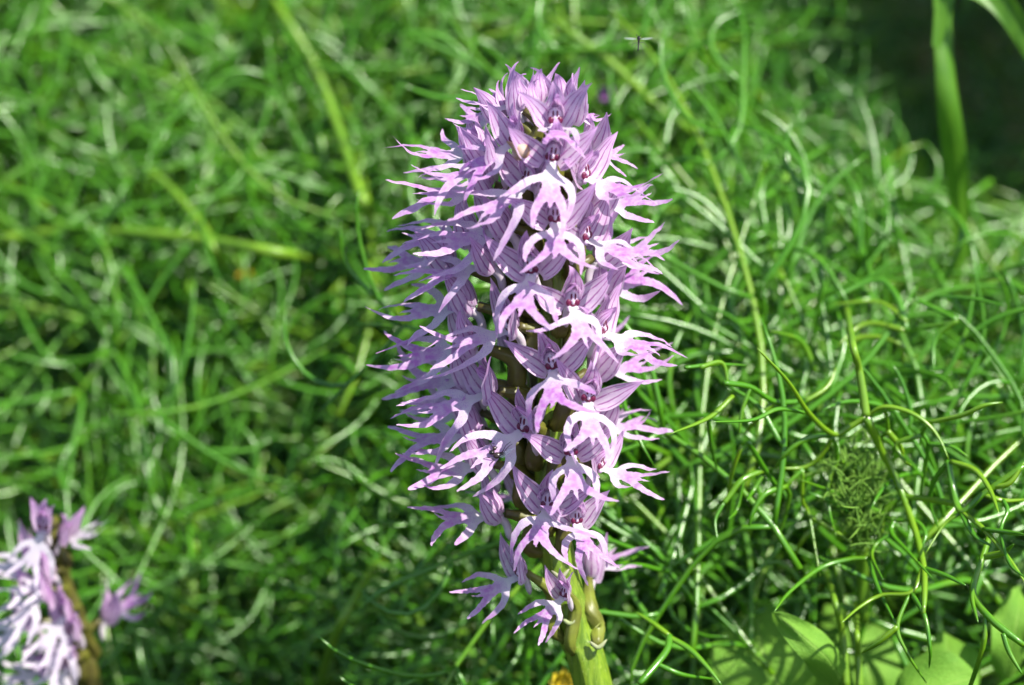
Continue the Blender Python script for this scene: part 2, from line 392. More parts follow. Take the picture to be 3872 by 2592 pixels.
def flower(root, pos, az, base, omat='ovary', droop=None, curve=None, roll=0, tilt=0, opn=.8, size=1., arms=None, legs=None, seed=None, spread=0., twist=0., lip=.86, lroll=None, pale=1.):
    """one flower: ovary (root mesh) > lip, sepals, petals, column, spur"""
    global fl_i; fl_i += 1; s = seed if seed is not None else fl_i; r = random.Random(s * 7 + 3)
    a = abs(az); front = max(0., math.cos(az))
    if droop is None: droop = R(10 + 12 * front + r.uniform(-8, 8))
    if curve is None: curve = R(r.uniform(-28, 4))
    if arms is None: arms = tuple((r.uniform(-.3, .5), r.uniform(-.35, .35)) for _ in '12')
    if legs is None: legs = tuple((r.uniform(-.6, .5), r.uniform(-.5, .5)) for _ in '12')
    Mx = frame(pos, az, tilt, roll); inv = Mx.inverted()
    b = inv @ base; p0 = Vector((0, -1.3, -.6)) * MM * size
    mid = (b * .5 + p0 * .5) + Vector((0, -.0012, .0022))
    pts = spline([b, b * .75 + p0 * .25 + Vector((0, .0008, -.0006)), mid, p0], 14)
    t = np.linspace(0, 1, 14); rad = MM * size * (.75 + .75 * np.sin(np.clip(t * 1.1, 0, 1) * math.pi) ** .8) ; rad[0] = .0009
    th = np.linspace(0, 2 * math.pi, 18, endpoint=False); rib = np.array([1 + .12 * np.cos(6 * (th + 1.6 * tt)) for tt in t])
    fo = obj('flower', tube_mesh('ovary', pts, rad, M[omat], 18, 1., rib), root, Matrix.Translation(-root.location) @ Mx)
    S = Matrix.Scale(size, 4)
    if lroll is None: lroll = math.copysign(R(24 + r.uniform(-12, 14)) * abs(math.sin(az)) * (1 if a < 2.2 else 0), az)
    lo = Vector((0, .55, -1.0)) * MM * size
    obj('lip', lip_mesh(droop, curve, arms, legs, r.uniform(-.005, .035), s, spread, size, twist, pale), fo, Matrix.Translation(lo) @ Matrix.Rotation(lroll, 4, 'Y') @ Matrix.Diagonal((lip * (1 - .12 * min(1, abs(math.sin(az)) ** 2)), lip * (1 + (.06 if az < 0 else -.04) * abs(math.sin(az))), lip, 1)) @ Matrix.Translation(-lo))
    obj('column', COL, fo, S)
    def place(me, name, org, d, n):
        d = Vector(d).normalized(); n = Vector(n); n = (n - d * n.dot(d)).normalized(); x = n.cross(d)
        mt = Matrix((x, n, d)).transposed().to_4x4()
        obj(name, me, fo, S @ Matrix.Translation(Vector(org) * MM) @ mt)
    for sg in (-1, 1):
        o_ = min(1., max(0., opn + r.uniform(-.18, .18))); sp = R(12 + 34 * o_); f = .55 - .45 * o_
        place(r.choice(LAT), 'sepal', (sg * 1.15, -.5, -1.7), (sg * math.sin(sp), f, math.cos(sp)), (-sg * (1.15 - .75 * o_), 1.0, .1))
        place(r.choice(PET), 'petal', (sg * .75, -.75, .2), (sg * .30, .15, 1), (-sg * .75, 1, 0))
    place(r.choice(DOR), 'dorsal_sepal', (0, -1.25, -.2), (r.uniform(-.06, .06), -.02, 1), (0, 1, 0))
    sp = spline([Vector((0, -.2, -1.2)), Vector((r.uniform(-.3, .3), -1.6, -2.8)), Vector((r.uniform(-.5, .5), -2.2, -5.6))], 8) * MM * size
    obj('spur', tube_mesh('spur', sp, MM * size * np.array([.9, .85, .75, .7, .68, .68, .6, .25]), M['spur'], 10), fo)
    return fo

# ------------------------------------------------------------------ main orchid
AX = [(2068, 400), (2078, 500), (2098, 760), (2100, 1000), (2085, 1300), (2080, 1560), (2076, 1800), (2090, 2000), (2135, 2220), (2180, 2400), (2240, 2592)]
axw = [PL(x, y, 0.0) for x, y in AX]
low = axw[-1]; axw += [low + Vector((.010, -.006, -.05)), Vector((low.x + .018, low.y - .008, .06)), Vector((low.x + .020, low.y - .008, -.012))]
axp = spline(axw, 80)
def axis_at(z):
    i = np.argmin(np.abs(axp[:, 2] - z)); return Vector(axp[i])
base_pt = Vector(axp[-1]); base_pt.z = 0
orchid = empty('orchid', base_pt)
tag(orchid, 'tall pink orchid spike crowded with man-shaped flowers on a thick green stem', 'orchid')
zs = axp[:, 2]; ztop, z0 = zs[0], PL(2076, 1900, 0).z
srad = np.interp(zs[::-1], [0, .17, .19, z0, ztop - .01, ztop], [.0042, .0034, .0030, .0026, .0015, .0006])[::-1]
th = np.linspace(0, 2 * math.pi, 24, endpoint=False)
rib = np.array([1 + .08 * np.cos(7 * th + .6 * math.sin(i * .1)) + .02 * np.cos(13 * th) for i in range(80)])
obj('stem', tube_mesh('stem', axp - np.array(base_pt), srad, M['stem'], 24, 1., rib), orchid)
# photo pixel of the throat, azimuth (0 faces the camera, + to its right), options
D = R
FL = [
 # faces seen from the front, from the top down
 (2099, 446, 2, dict(droop=D(4), curve=D(26), opn=.35, tilt=D(10), lip=.72, arms=((.5, -.1), (.9, .5)), legs=((.2, -.3), (-.2, .4)))),
 (2089, 582, 4, dict(droop=D(34), curve=D(8), opn=.85, arms=((.6, -.5), (-.1, .1)), legs=((-.3, -.2), (-.2, .1)), size=1.04, roll=D(-10))),
 (2204, 650, 58, dict(droop=D(12), curve=D(-14), opn=.95, size=1.05, arms=((.6, -.5), (.3, .2)))),
 (2004, 672, -44, dict(droop=D(20), curve=D(-4), opn=.8, size=1.05, arms=((.5, -.6), (-.1, .25)), legs=((-.3, .2), (-.4, .2)), lip=.95)),
 (2099, 815, 0, dict(droop=D(12), curve=D(26), opn=.85, arms=((.3, -.4), (.1, -.1)), legs=((.5, .1), (.3, 0)))),
 (2209, 882, 55, dict(droop=D(10), curve=D(-4), opn=.95, size=1.05, arms=((.6, -.4), (.1, .1)))),
 (2010, 1008, -14, dict(droop=D(22), curve=D(10), opn=.9, arms=((.1, -.1), (.3, -.5)), legs=((.3, 0), (-.3, .1)), size=1.04, roll=D(10))),
 (2163, 1133, 14, dict(droop=D(12), curve=D(26), opn=1., arms=((1.0, -.4), (-.45, .05)), legs=((.3, -.2), (.4, .2)), roll=D(-4))),
 (2270, 1236, 62, dict(droop=D(12), curve=D(-6), opn=.95, size=1.08, arms=((.3, -.2), (.4, .35)))),
 (2088, 1371, -6, dict(droop=D(12), curve=D(28), opn=1., arms=((-.2, .1), (.25, -.5)), legs=((.55, .1), (-.2, .1)), size=1.02, roll=D(14))),
 (2224, 1493, 8, dict(droop=D(18), curve=D(16), opn=.95, arms=((.5, -.3), (.5, -.3)), legs=((-.3, 0), (.2, .3)), size=1.04, roll=D(-10))),
 (1988, 1606, -44, dict(droop=D(22), curve=D(8), opn=.75, arms=((.6, -.6), (.3, .2)), legs=((-.3, .1), (-.2, .1)), size=1.12, seed=212, lroll=D(-30))),
 (2158, 1697, 4, dict(droop=D(12), curve=D(30), opn=.85, arms=((.55, -.4), (.55, -.4)), legs=((.5, .1), (.1, -.1)))),
 (2262, 1750, 62, dict(droop=D(8), curve=D(-6), opn=.85, size=.92)),
 (2074, 1897, -14, dict(droop=D(10), curve=D(28), opn=.8, arms=((-.8, .2), (.3, -.5)), legs=((.6, 0), (-.2, -.2)))),
 (2179, 1958, 12, dict(droop=D(8), curve=D(34), opn=.8, arms=((.5, -.4), (.3, .1)), size=.86)),
 (1970, 2161, -58, dict(droop=D(22), curve=D(-2), opn=.25, size=.86, arms=((.3, -.5), (.1, .2)))),
 (2137, 2240, -38, dict(droop=D(26), curve=D(18), opn=.2, size=.74, arms=((.5, -.3), (.3, .3)))),
 (2236, 2165, 156, dict(opn=.1, size=1.05, tilt=D(14), lip=.8)),
 # left flank, lips held out sideways
 (1912, 850, -76, dict(droop=D(14), curve=D(-12), opn=.25, size=1.12, arms=((.2, -.5), (.7, .2)), legs=((-.2, .2), (-.4, -.2)))),
 (1838, 690, -84, dict(droop=D(10), curve=D(-16), opn=.3, size=1.1)),
 (1824, 566, -98, dict(droop=D(6), curve=D(-22), opn=.35, size=1.05)),
 (1784, 884, -104, dict(droop=D(6), curve=D(-12), opn=.3, size=1.1)),
 (1900, 430, -108, dict(droop=D(10), curve=D(-20), opn=.4, size=.9, lip=.66)),
 (1868, 600, -64, dict(droop=D(14), curve=D(-6), opn=.15, size=1.0)),
 (1952, 520, -55, dict(droop=D(40), curve=D(0), opn=.1, size=.95, tilt=D(8))),
 (1934, 1226, -66, dict(droop=D(12), curve=D(-6), opn=.45, size=1.08, arms=((.9, -.7), (.8, .1)))),
 (1776, 1144, -96, dict(droop=D(8), curve=D(-4), opn=.3, size=1.12)),
 (1780, 1298, -86, dict(droop=D(12), curve=D(-8), opn=.3, size=1.12, arms=((.4, -.6), (.8, .1)))),
 (1852, 983, -80, dict(droop=D(10), curve=D(0), opn=.25, size=1.1)),
 (1700, 985, -112, dict(droop=D(4), curve=D(-6), opn=.3, size=1.05)),
 (1852, 1466, -70, dict(droop=D(16), curve=D(-4), opn=.4, size=1.15, arms=((.3, -.7), (.9, .2)), legs=((-.3, .2), (-.3, -.1)))),
 (1782, 1420, -100, dict(droop=D(8), curve=D(-4), opn=.3, size=1.1)),
 (1796, 1618, -88, dict(droop=D(10), curve=D(-4), opn=.3, size=1.12)),
 (1832, 1742, -80, dict(droop=D(8), curve=D(-14), opn=.3, size=1.05)),
 (1880, 1930, -80, dict(droop=D(2), curve=D(-12), opn=.3, size=1.02)),
 (1800, 1540, -122, dict(droop=D(8), opn=.3, size=1.0)),
 # top and far side
 (2012, 420, -128, dict(opn=.2, size=.95, tilt=D(12), lip=.5)), (2030, 380, -165, dict(opn=.25, size=.92, tilt=D(16), lip=.5)), (2120, 390, 168, dict(opn=.3, size=.9, tilt=D(14), lip=.5)),
 (2160, 430, 112, dict(opn=.4, size=.95, tilt=D(10), lip=.45, droop=D(20))), (1960, 400, -95, dict(opn=.25, size=.92, tilt=D(14), droop=D(0), lip=.6)),
 (2226, 560, 112, dict(opn=.5, size=1.0, tilt=D(6), lip=.6, droop=D(30))), (2240, 760, 104, dict(droop=D(0), curve=D(-22), opn=.5, size=1.05)), (2268, 960, 106, dict(droop=D(-6), curve=D(-18), opn=.4, size=1.05)),
 (2250, 1100, 118, dict(opn=.35, size=1.1, tilt=D(8), droop=D(-8), curve=D(-14))), (2246, 1390, 112, dict(opn=.25, size=1.05, droop=D(4))), (2256, 1600, 108, dict(droop=D(8), opn=.4, size=1.0)),
 (2060, 620, 178, dict(opn=.3)), (2060, 1100, 176, dict(opn=.3)), (2080, 1500, -172, dict(opn=.3)), (1960, 900, -148, dict(opn=.3)), (1960, 1330, -150, dict(opn=.3)),
 (2200, 900, 150, dict(opn=.3)), (2190, 1260, 150, dict(opn=.3)), (2180, 1640, 155, dict(opn=.3)), (1970, 1700, -150, dict(opn=.3)), (1990, 1880, -145, dict(opn=.3, size=.9)),
]
fly_lip = None
for k, (px, py, az, kw) in enumerate(FL):
    a = R(az); Rr = .0125 if py > 480 else .0095
    if py > 2050: Rr = .0085
    pos = PL(px, py, -Rr * math.cos(a))
    kw = dict(kw)
    d = axis_at(pos.z - (.009 if py < 2050 else .013)); rs = .0024
    b = d + Vector((math.sin(a), -math.cos(a), 0)) * rs
    if py > 2050 and az == 156: b = PL(2256, 2440, -.003)
    if py > 2150: kw['omat'] = 'lowovary'
    f = flower(orchid, pos, a, b, seed=kw.pop('seed', k + 1), **kw)
    if k == 11: fly_lip = f
# withered bud, bracts
bp = PL(1985, 590, -.012); bt = PL(1915, 535, -.014); bm = PL(1955, 560, -.0135)
obj('withered_bud', tube_mesh('withered_bud', spline([bp, bm, bt], 10) - np.array(base_pt), MM * np.array([.7, 1.3, 1.65, 1.6, 1.3, .9, .6, .45, .3, .08]), M['drybud'], 10), orchid)['label'] = 'small withered brown tipped bud between open flowers'
for (px, py) in ((2155, 2345), (2262, 2436), (2120, 2170), (2075, 2010)):
    q = PL(px, py, -.0036) - base_pt
    g = spline([q + Vector((-.0016, 0, .0006)), q + Vector((0, -.0006, -.0004)), q + Vector((.0015, 0, .0009))], 8)
    obj('bract', tube_mesh('bract', g, MM * .8 * np.array([.1, .35, .5, .55, .55, .5, .35, .1]), M['bract'], 8), orchid)

# ------------------------------------------------------------------ second orchid, shorter, behind on the left
def second_orchid():
    y0 = P(250, 2200, .055).y
    ax = [PY(x, y, y0) for x, y in ((195, 1960), (209, 2018), (226, 2126), (252, 2233), (295, 2340), (322, 2480), (350, 2592))]
    ax += [ax[-1] + Vector((.006, 0, -.05)), Vector((ax[-1].x + .01, y0, -.012))]
    ap = spline(ax, 50); bp = Vector(ap[-1]); bp.z = 0
    root = empty('orchid', bp); tag(root, 'smaller loose orchid spike with overexposed white lips and lilac hoods, low beside the fronds', 'orchid')
    rad = np.interp(ap[:, 2], [0, .17, .22], [.0026, .0017, .0010])
    obj('stem', tube_mesh('stem', ap - np.array(bp), rad, M['ovary'], 12), root)
    L = [(170, 1985, -20, dict(opn=.1, tilt=D(10), size=0.84, droop=D(70))), (240, 2025, 70, dict(opn=.2, size=0.80, droop=D(-20), curve=D(-10))), (140, 2100, -70, dict(opn=.1, size=0.88, droop=D(14))),
         (190, 2160, -50, dict(opn=.1, size=0.84, droop=D(22))), (170, 2230, -42, dict(opn=.1, size=0.92, droop=D(36))), (250, 2310, -30, dict(opn=.2, size=0.84, droop=D(52))),
         (120, 2350, -64, dict(opn=.2, size=0.92, droop=D(26))), (285, 2380, -35, dict(opn=.2, size=0.92, droop=D(44))),
         (270, 2500, -28, dict(opn=.2, size=0.84, droop=D(50))), (170, 2520, -60, dict(opn=.3, size=0.84))]
    for k, (px, py, az, kw) in enumerate(L):
        a = R(az); pos = PY(px, py, y0 - .010 * math.cos(a)); i = np.argmin(np.abs(ap[:, 2] - pos.z + .008)); d = Vector(ap[i])
        flower(root, pos, a, d + Vector((math.sin(a), -math.cos(a), 0)) * .001, seed=300 + k, pale=.12, **kw)  # low pale whitens the lips: sunlit overexposure put into their pigment
    pos = PY(400, 2330, y0); flower(root, pos, R(120), PY(330, 2500, y0), seed=330, opn=.2, size=0.84, droop=D(-30), tilt=D(10))
second_orchid()

# ------------------------------------------------------------------ feathery foliage
CAMn, FWDn, UPn = np.array(CAM), np.array(FWD), np.array(UP)
def canopy(px, py):
    """metres behind the plane of focus at which the leafy bank lies"""
    u = np.clip(np.asarray(px) / SW, -.6, 1.5); v = np.clip(np.asarray(py) / SH, -.8, 1.6)
    top = .135 - .03 * u; bot = .092 - .086 * u
    d = top + (bot - top) * v
    d = d + .010 * np.sin(u * 9 + v * 3) + .008 * np.sin(v * 13 - u * 5 + 1)
    lowr = np.clip((u - .52) / .2, 0, 1) * np.clip((v - .40) / .25, 0, 1)
    d = np.maximum(d, .016 + .046 * lowr)
    hole = np.clip((u - .865) / .06, 0, 1) * np.clip((.30 - v) / .12, 0, 1) * np.clip((1.12 - u) / .06, 0, 1)
    def win(a0, a1, b0, b1, s_=.05):
        return np.clip((u - a0) / s_ + 1, 0, 1) * np.clip((a1 - u) / s_ + 1, 0, 1) * np.clip((v - b0) / s_ + 1, 0, 1) * np.clip((b1 - v) / s_ + 1, 0, 1)
    d = np.maximum(d, .052 * win(.34, .68, -.5, .86)); d = np.maximum(d, .040 * win(.42, .64, .8, 1.6))
    d = np.maximum(d, .098 * win(-.6, .24, .62, 1.6)); d = np.maximum(d, .088 * win(.67, .90, .88, 1.6, .03)); d = np.maximum(d, .07 * win(.88, 1.03, .90, 1.6, .03))
    return d + .13 * hole
def surface_gap(pts):
    """how far (m) the given points stand in front of the bank's surface, at most"""
    q = pts - CAMn; dep = q @ FWDn; px = q[:, 0] / dep * FPX + SW / 2; py = SH / 2 - (q @ UPn) / dep * FPX
    return float(np.max(canopy(px, py) - (dep - DIST)))
def Pn(px, py, d):
    px, py, d = map(lambda a: np.asarray(a, float), (px, py, d))
    return CAMn + (DIST + d)[..., None] * (FWDn + ((px - SW / 2) / FPX)[..., None] * np.array([1., 0, 0]) - ((py - SH / 2) / FPX)[..., None] * UPn)
def unit(a): return a / (np.linalg.norm(a, axis=-1, keepdims=True) + 1e-12)
def curves(B, d, n, L, k1, k2, K):
    """planar-ish curves: start B, direction d, plane normal n, length L, bend k1 + s-bend k2"""
    n = unit(n - d * (n * d).sum(-1, keepdims=True)); s = np.cross(n, d)
    t = np.linspace(0, 1, K); ang = k1[:, None] * t + k2[:, None] * np.sin(t * 2 * np.pi) * .5
    dirs = d[:, None] * np.cos(ang)[..., None] + s[:, None] * np.sin(ang)[..., None]
    step = dirs[:, :-1] * (L / (K - 1))[:, None, None]
    return np.concatenate([B[:, None], B[:, None] + np.cumsum(step, 1)], 1), n, dirs[:, -1]
def frond_curves(base, dirv, nrm, L, pairs, sub, r):
    """one frond: rachis + pinnae + leaflets; returns list of (points, radius, tone)"""
    out = []
    c, n, _ = curves(base[None], dirv[None], nrm[None], np.array([L]), np.array([r.uniform(-1.5, 1.5)]), np.array([r.uniform(-.5, .5)]), 12)
    rach = c[0]; out.append((rach, np.linspace(.0010, .00055, 12), .75))
    for k in range(pairs):
        t = .18 + .80 * k / max(1, pairs - 1); i = min(10, int(t * 11)); p = rach[i]; tg = unit(rach[i + 1] - rach[i])
        for s in (-1, 1):
            side = unit(np.cross(tg, n[0]) * s + nrm * r.uniform(-.5, .7)); a = r.uniform(.7, 1.2)
            d = unit(tg * math.cos(a) + side * math.sin(a)); pl = L * r.uniform(.20, .36) * (1.1 - .5 * t)
            c2, n2, e2 = curves(p[None], d[None], unit(np.cross(d, tg) + nrm * .2)[None], np.array([pl + r.uniform(.006, .013)]), np.array([r.uniform(-1.9, 1.9)]), np.array([r.uniform(-.8, .8)]), 9)
            q = c2[0]; out.append((q, np.array([.55, .62, .62, .6, .58, .56, .5, .4, .12]) * .001, .55))
            for m in range(sub):
                j = int(r.uniform(2, 5.9)); tg2 = unit(q[j + 1] - q[j]); sd = unit(np.cross(tg2, n2[0]) * (1 if m % 2 else -1) + n2[0] * r.uniform(-.6, .6))
                a2 = r.uniform(.5, 1.0); d2 = unit(tg2 * math.cos(a2) + sd * math.sin(a2))
                c3, _, _ = curves(q[j][None], d2[None], unit(np.cross(d2, sd) + .01)[None], np.array([r.uniform(.010, .024)]), np.array([r.uniform(-2.4, 2.4)]), np.array([r.uniform(-.5, .5)]), 8)
                out.append((c3[0], np.array([.5, .58, .58, .57, .54, .48, .38, .10]) * .001, .5))
    return out

BN = unit(-FWDn + UPn * .45 + np.array([.2, 0, 0]))      # the bank faces the viewer and the sky
def in_hole(px, py):
    return px > 3420 and py < 660 and (px - 3420) / 500 + (720 - py) / 900 > .35
def mass():
    r = random.Random(5); byK = {}
    cnt = 0
    while cnt < 1060:
        px = r.uniform(-1500, 5300); py = r.uniform(-1500, 3700); over = cnt >= 900
        if over: px = r.uniform(4050, 5600); py = r.uniform(-2300, -250)  # extra clump added out of view, up to the right, to shade the gap
        onscreen = -500 < px < 4300 and -500 < py < 3000
        if not onscreen and not over and r.random() > .35: continue
        deep = r.random() ** 1.1 * (.055 if r.random() < .75 else .12)
        if in_hole(px, py): 
            if r.random() > .5: continue
            deep += .02
        d = float(canopy(px, py)) + .004 + deep
        if over: d = r.uniform(.10, .26)
        p = np.array(P(px, py, d))
        if p[2] < .03: continue
        cnt += 1
        # fronds grow up and arch over towards the light and the viewer
        dirv = np.array([r.gauss(.0, 1), r.gauss(.0, .8), r.gauss(.15, .8)]); dirv = unit(dirv - BN * (dirv @ BN) * r.uniform(.7, 1.2)); nrm = unit(np.array([r.gauss(0, .6), -.7 + r.gauss(0, .5), .6 + r.gauss(0, .4)]))
        L = r.uniform(.055, .095); base = p - dirv * L * .5
        sh = r.uniform(-.22, .22)
        fc = frond_curves(base, dirv, nrm, L, 6, 3, r)
        allp = np.vstack([c for c, _, _ in fc]); g = surface_gap(allp[::2]); sft = FWDn * max(0., g) if g > 0 and not over else 0.
        fc = [(c + sft, a_, b_) for c, a_, b_ in fc]
        for c, rad, tone in fc:
            byK.setdefault(len(c), []).append((c, rad * r.uniform(.66, .98) * (.7 if tone == .75 else 1), tone + sh + r.uniform(-.15, .15)))
    Vs, Fs, Ts = [], [], []; off = 0
    for K, lst in byK.items():
        pts = np.array([l[0] for l in lst]); rad = np.array([l[1] for l in lst]); tone = np.array([l[2] for l in lst])
        # rectify: none may cross the orchid spike
        V, F = tubes(pts, rad, 4, unit(rng.normal(size=(len(pts), 3))), .75)
        Vs.append(V); Fs.append(F + off); Ts.append(np.repeat(tone, K * 4)); off += len(V)
    V = np.vstack(Vs); F = np.vstack(Fs); T = np.concatenate(Ts)
    me = bpy.data.meshes.new('foliage'); me.vertices.add(len(V)); me.vertices.foreach_set('co', V.astype(np.float32).ravel())
    me.loops.add(F.size); me.loops.foreach_set('vertex_index', F.astype(np.int32).ravel())
    me.polygons.add(len(F)); me.polygons.foreach_set('loop_start', np.arange(0, F.size, 4, dtype=np.int32))
    me.update(calc_edges=True); me.materials.append(M['fol'])
    me.polygons.foreach_set('use_smooth', np.ones(len(F), dtype=bool))
    at = me.attributes.new('tone', 'FLOAT', 'POINT'); at.data.foreach_set('value', np.clip(T, 0, 1).astype(np.float32))
    o = obj('feathery_foliage', me); tag(o, 'dense tangle of thread-like green foliage filling the bank behind the orchids, plus an unseen clump added to shade the gap', 'foliage', kind='stuff')
    print('mass quads', len(F))
mass()

# individual fronds on the surface of the bank: prototypes copied leaflet by leaflet
PROT = []; PPTS = []
for k in range(7):
    r = random.Random(100 + k)
    cs = frond_curves(np.zeros(3), np.array([0., 0, 1]), np.array([0., -1, 0]), r.uniform(.055, .08), 4, 1 + k % 2, r)
    PPTS.append(np.vstack([c for c, _, _ in cs]))
    PROT.append([tube_mesh('leaflet' if i else 'rachis', c, rad * (.72 if i else .50), M['frond'], 6, .8, tone=tn) for i, (c, rad, tn) in enumerate(cs)])
LM = [(500, 890, 'around the long level stalk'), (1200, 400, 'around the bright slanting stalk'), (1350, 2350, 'around the stalk slanting up left of the stem'), (735, 2150, 'around the pale upright stalk'),
      (250, 1750, 'above the small white-lipped orchid'), (900, 1450, 'in the open bank between the two orchids'), (2450, 250, 'behind the hovering midge'), (3500, 700, 'at the foot of the tall grass'),
      (3050, 2450, 'over the broad pale leaves'), (2650, 1650, 'between the big spike and the branching frond'), (3300, 1500, 'behind the long branching frond'), (2900, 800, 'between the midge and the long branching frond'), (200, 200, 'in the blurred bank far above the level stalk')]
def place_fronds():
    r = random.Random(77); n = 0
    while n < 247:
        px = r.uniform(-150, 4000); py = r.uniform(-100, 2700)
        if 150 <= n < 235: px = r.uniform(2480, 3950); py = r.uniform(820, 2650)
        if n >= 235: px = r.uniform(1300, 2350); py = r.uniform(2300, 2750)
        if in_hole(px, py): continue
        d = float(canopy(px, py))
        if n < 150 and px > 2500 and py > 1250 and r.random() < .5: continue
        if px > 2720 and py > 1500 and r.random() < .25: continue
        if px > 2420 and py > 2080 and px < 3500: continue
        if n % 7 in (1, 4) and px > 2700 and py > 1300: n += 1
        p = P(px, py, d); n += 1
        dv = Vector((r.gauss(0, 1), r.gauss(0, .7), r.gauss(.1, .8))); bn = Vector(BN); dv = (dv - bn * dv.dot(bn) * r.uniform(.85, 1.1)).normalized(); nr = Vector((r.gauss(0, .4), -.8, .55)); nr = (nr - dv * nr.dot(dv)).normalized()
        x = dv.cross(nr); m = Matrix((x, -nr, dv)).transposed()
        pr = PROT[n % 7]; o_ = p - dv * .03
        sc = r.uniform(1.15, 1.5) if px > 2300 and py > 700 else r.uniform(1.0, 1.4)
        w_ = PPTS[n % 7] * sc @ np.array(m).T + np.array(o_); g = surface_gap(w_)
        fw = r.uniform(.006, .036) if px < 2300 else (r.uniform(.004, .03) if py > 700 else r.uniform(.004, .02))
        if 1150 < px < 2600: fw = min(fw, .010)
        if px > 2480 and py > 820: fw = max(.003, d - (.004 + .042 * r.random() ** 1.4 + .075 * max(0, (1450 - py) / 600)))
        if px > 2720 and py > 1450: fw = min(fw, max(.003, d - .014))
        if n >= 235: fw = r.uniform(.004, .014)
        o_ = o_ + FWD * (g - fw); rt = empty('fennel_frond', o_); rt.rotation_euler = m.to_euler(); rt.scale = (sc, sc, sc)
        sharp = px > 2450 and py > 1000
        where = min(LM, key=lambda q: math.hypot(px - q[0], py - q[1]))[2]
        tag(rt, 'feathery green thread-leaved frond ' + where, 'frond', 'fronds ' + where)
        for i, me in enumerate(pr): obj('rachis' if i == 0 else 'leaflet', me, rt)
place_fronds()

# fronds traced one by one at the right (pixel positions in a 1786 px wide view of x 2400.., y 1300..)
def H(x, y): return 2400 + x / 1.2133, 1300 + y / 1.2133
def hz(px, py):
    return .006 + .009 * math.sin(px * .0041 + 1) + .008 * math.sin(py * .0052 + px * .0013) - .004 * (py - 1800) / 700
def traced(label, rach, leaves, dz=0., w=1.0, seed=0):
    r = random.Random(seed)
    def path(pl, n, main):
        tip = 0 if main else r.uniform(-.007, .009)
        q = []
        for i, (x, y) in enumerate(pl):
            px, py = H(x, y); t = i / (len(pl) - 1); q.append(P(px, py, hz(px, py) + dz + tip * t * t))
        return spline(q, n)
    rp = path(rach, 24, True); b = Vector(rp[0]); rt = empty('fennel_frond', b); tag(rt, label, 'frond')
    obj('rachis', tube_mesh('rachis', rp - np.array(b), (np.linspace(.00058, .00092, 24) if seed == 1 else np.linspace(.00066, .00056, 24)) * w * np.minimum(1, np.linspace(.7, 4, 24)), M['frond'], 8, .85, tone=.9 if seed == 1 else .6), rt)
    for pl in leaves:
        c = path(pl, 4 * len(pl) + 2, False); k = len(c); t = np.linspace(0, 1, k)
        rad = .00056 * w * r.uniform(.88, 1.1) * np.minimum(1, (1 - t) ** .45 + .12) * (.85 + .15 * np.sin(t * 3.1))
        obj('leaflet', tube_mesh('leaflet', c - np.array(b), rad, M['frond'], 6, .75, tone=r.uniform(.55, 1.)), rt)
traced('long branching frond arching down beside the spike, whitish gloss on its curling threads',
 [(1325, 1240), (1330, 1130), (1325, 1020), (1290, 870), (1230, 700), (1190, 600), (1130, 480), (1062, 335)],
 [[(1060, 338), (990, 380), (910, 415), (800, 320), (700, 170), (560, 20)], [(800, 320), (660, 300), (540, 350), (350, 360)], [(910, 418), (780, 440), (690, 510), (640, 580)],
  [(910, 420), (930, 530), (900, 600), (885, 700), (900, 800), (925, 880)], [(930, 530), (1010, 580), (1040, 640), (1035, 720)], [(910, 425), (850, 520), (770, 570), (620, 570)],
  [(775, 575), (700, 650), (710, 700), (690, 800), (655, 895)], [(700, 655), (600, 690), (545, 770), (525, 840)], [(1190, 810), (1135, 780), (1000, 720), (880, 670), (760, 625)],
  [(1190, 810), (1180, 870), (1260, 960), (1365, 1075)], [(1180, 870), (1110, 920), (1090, 980), (1140, 1085)], [(1190, 810), (1290, 815), (1335, 870), (1315, 940)],
  [(1225, 700), (1140, 780), (1130, 870), (1070, 985)], [(1225, 700), (1350, 715), (1480, 740), (1500, 770), (1420, 830), (1330, 970)],
  [(1325, 1020), (1270, 1140), (1130, 1155), (1030, 1210), (945, 1285)], [(1270, 1145), (1330, 1250), (1355, 1400), (1350, 1490)], [(1260, 1150), (1205, 1300), (1250, 1420), (1340, 1560)],
  [(1205, 1300), (1120, 1370), (1040, 1420)], [(1070, 985), (1120, 1130), (1205, 1300)], [(1070, 985), (980, 990), (850, 1030), (710, 1140), (640, 1230)],
  [(1062, 335), (1140, 290), (1250, 310), (1340, 365), (1400, 440), (1440, 530)], [(1340, 365), (1500, 330), (1600, 285), (1690, 270)], [(1340, 368), (1320, 410), (1345, 460), (1330, 600), (1315, 710)],
  [(1345, 460), (1450, 470), (1530, 520)], [(1320, 420), (1200, 460), (1240, 540), (1270, 560)], [(1145, 290), (1160, 400), (1100, 440)], [(1160, 400), (1220, 480), (1230, 535)],
  [(1330, 1030), (1440, 1070), (1520, 1110)], [(770, 580), (770, 720), (800, 790), (850, 1070)], [(800, 790), (900, 850), (1000, 915)]], seed=1)
traced('coarse frond with three pale spreading arms at the edge of the fennel clump',
 [(1786, 560), (1600, 690), (1500, 770), (1460, 660), (1440, 540)],
 [[(1440, 540), (1370, 640), (1355, 740), (1395, 850)], [(1450, 540), (1560, 580), (1630, 670), (1670, 780)], [(1500, 770), (1600, 850), (1720, 990), (1800, 1110)], [(1500, 780), (1560, 880), (1640, 930)],
  [(1640, 660), (1720, 640), (1790, 540)], [(1600, 690), (1690, 720), (1800, 715)], [(1690, 720), (1710, 770), (1680, 860), (1720, 1010), (1800, 1080)], [(1600, 850), (1740, 870), (1800, 880)]], dz=-.002, w=1.1, seed=2)
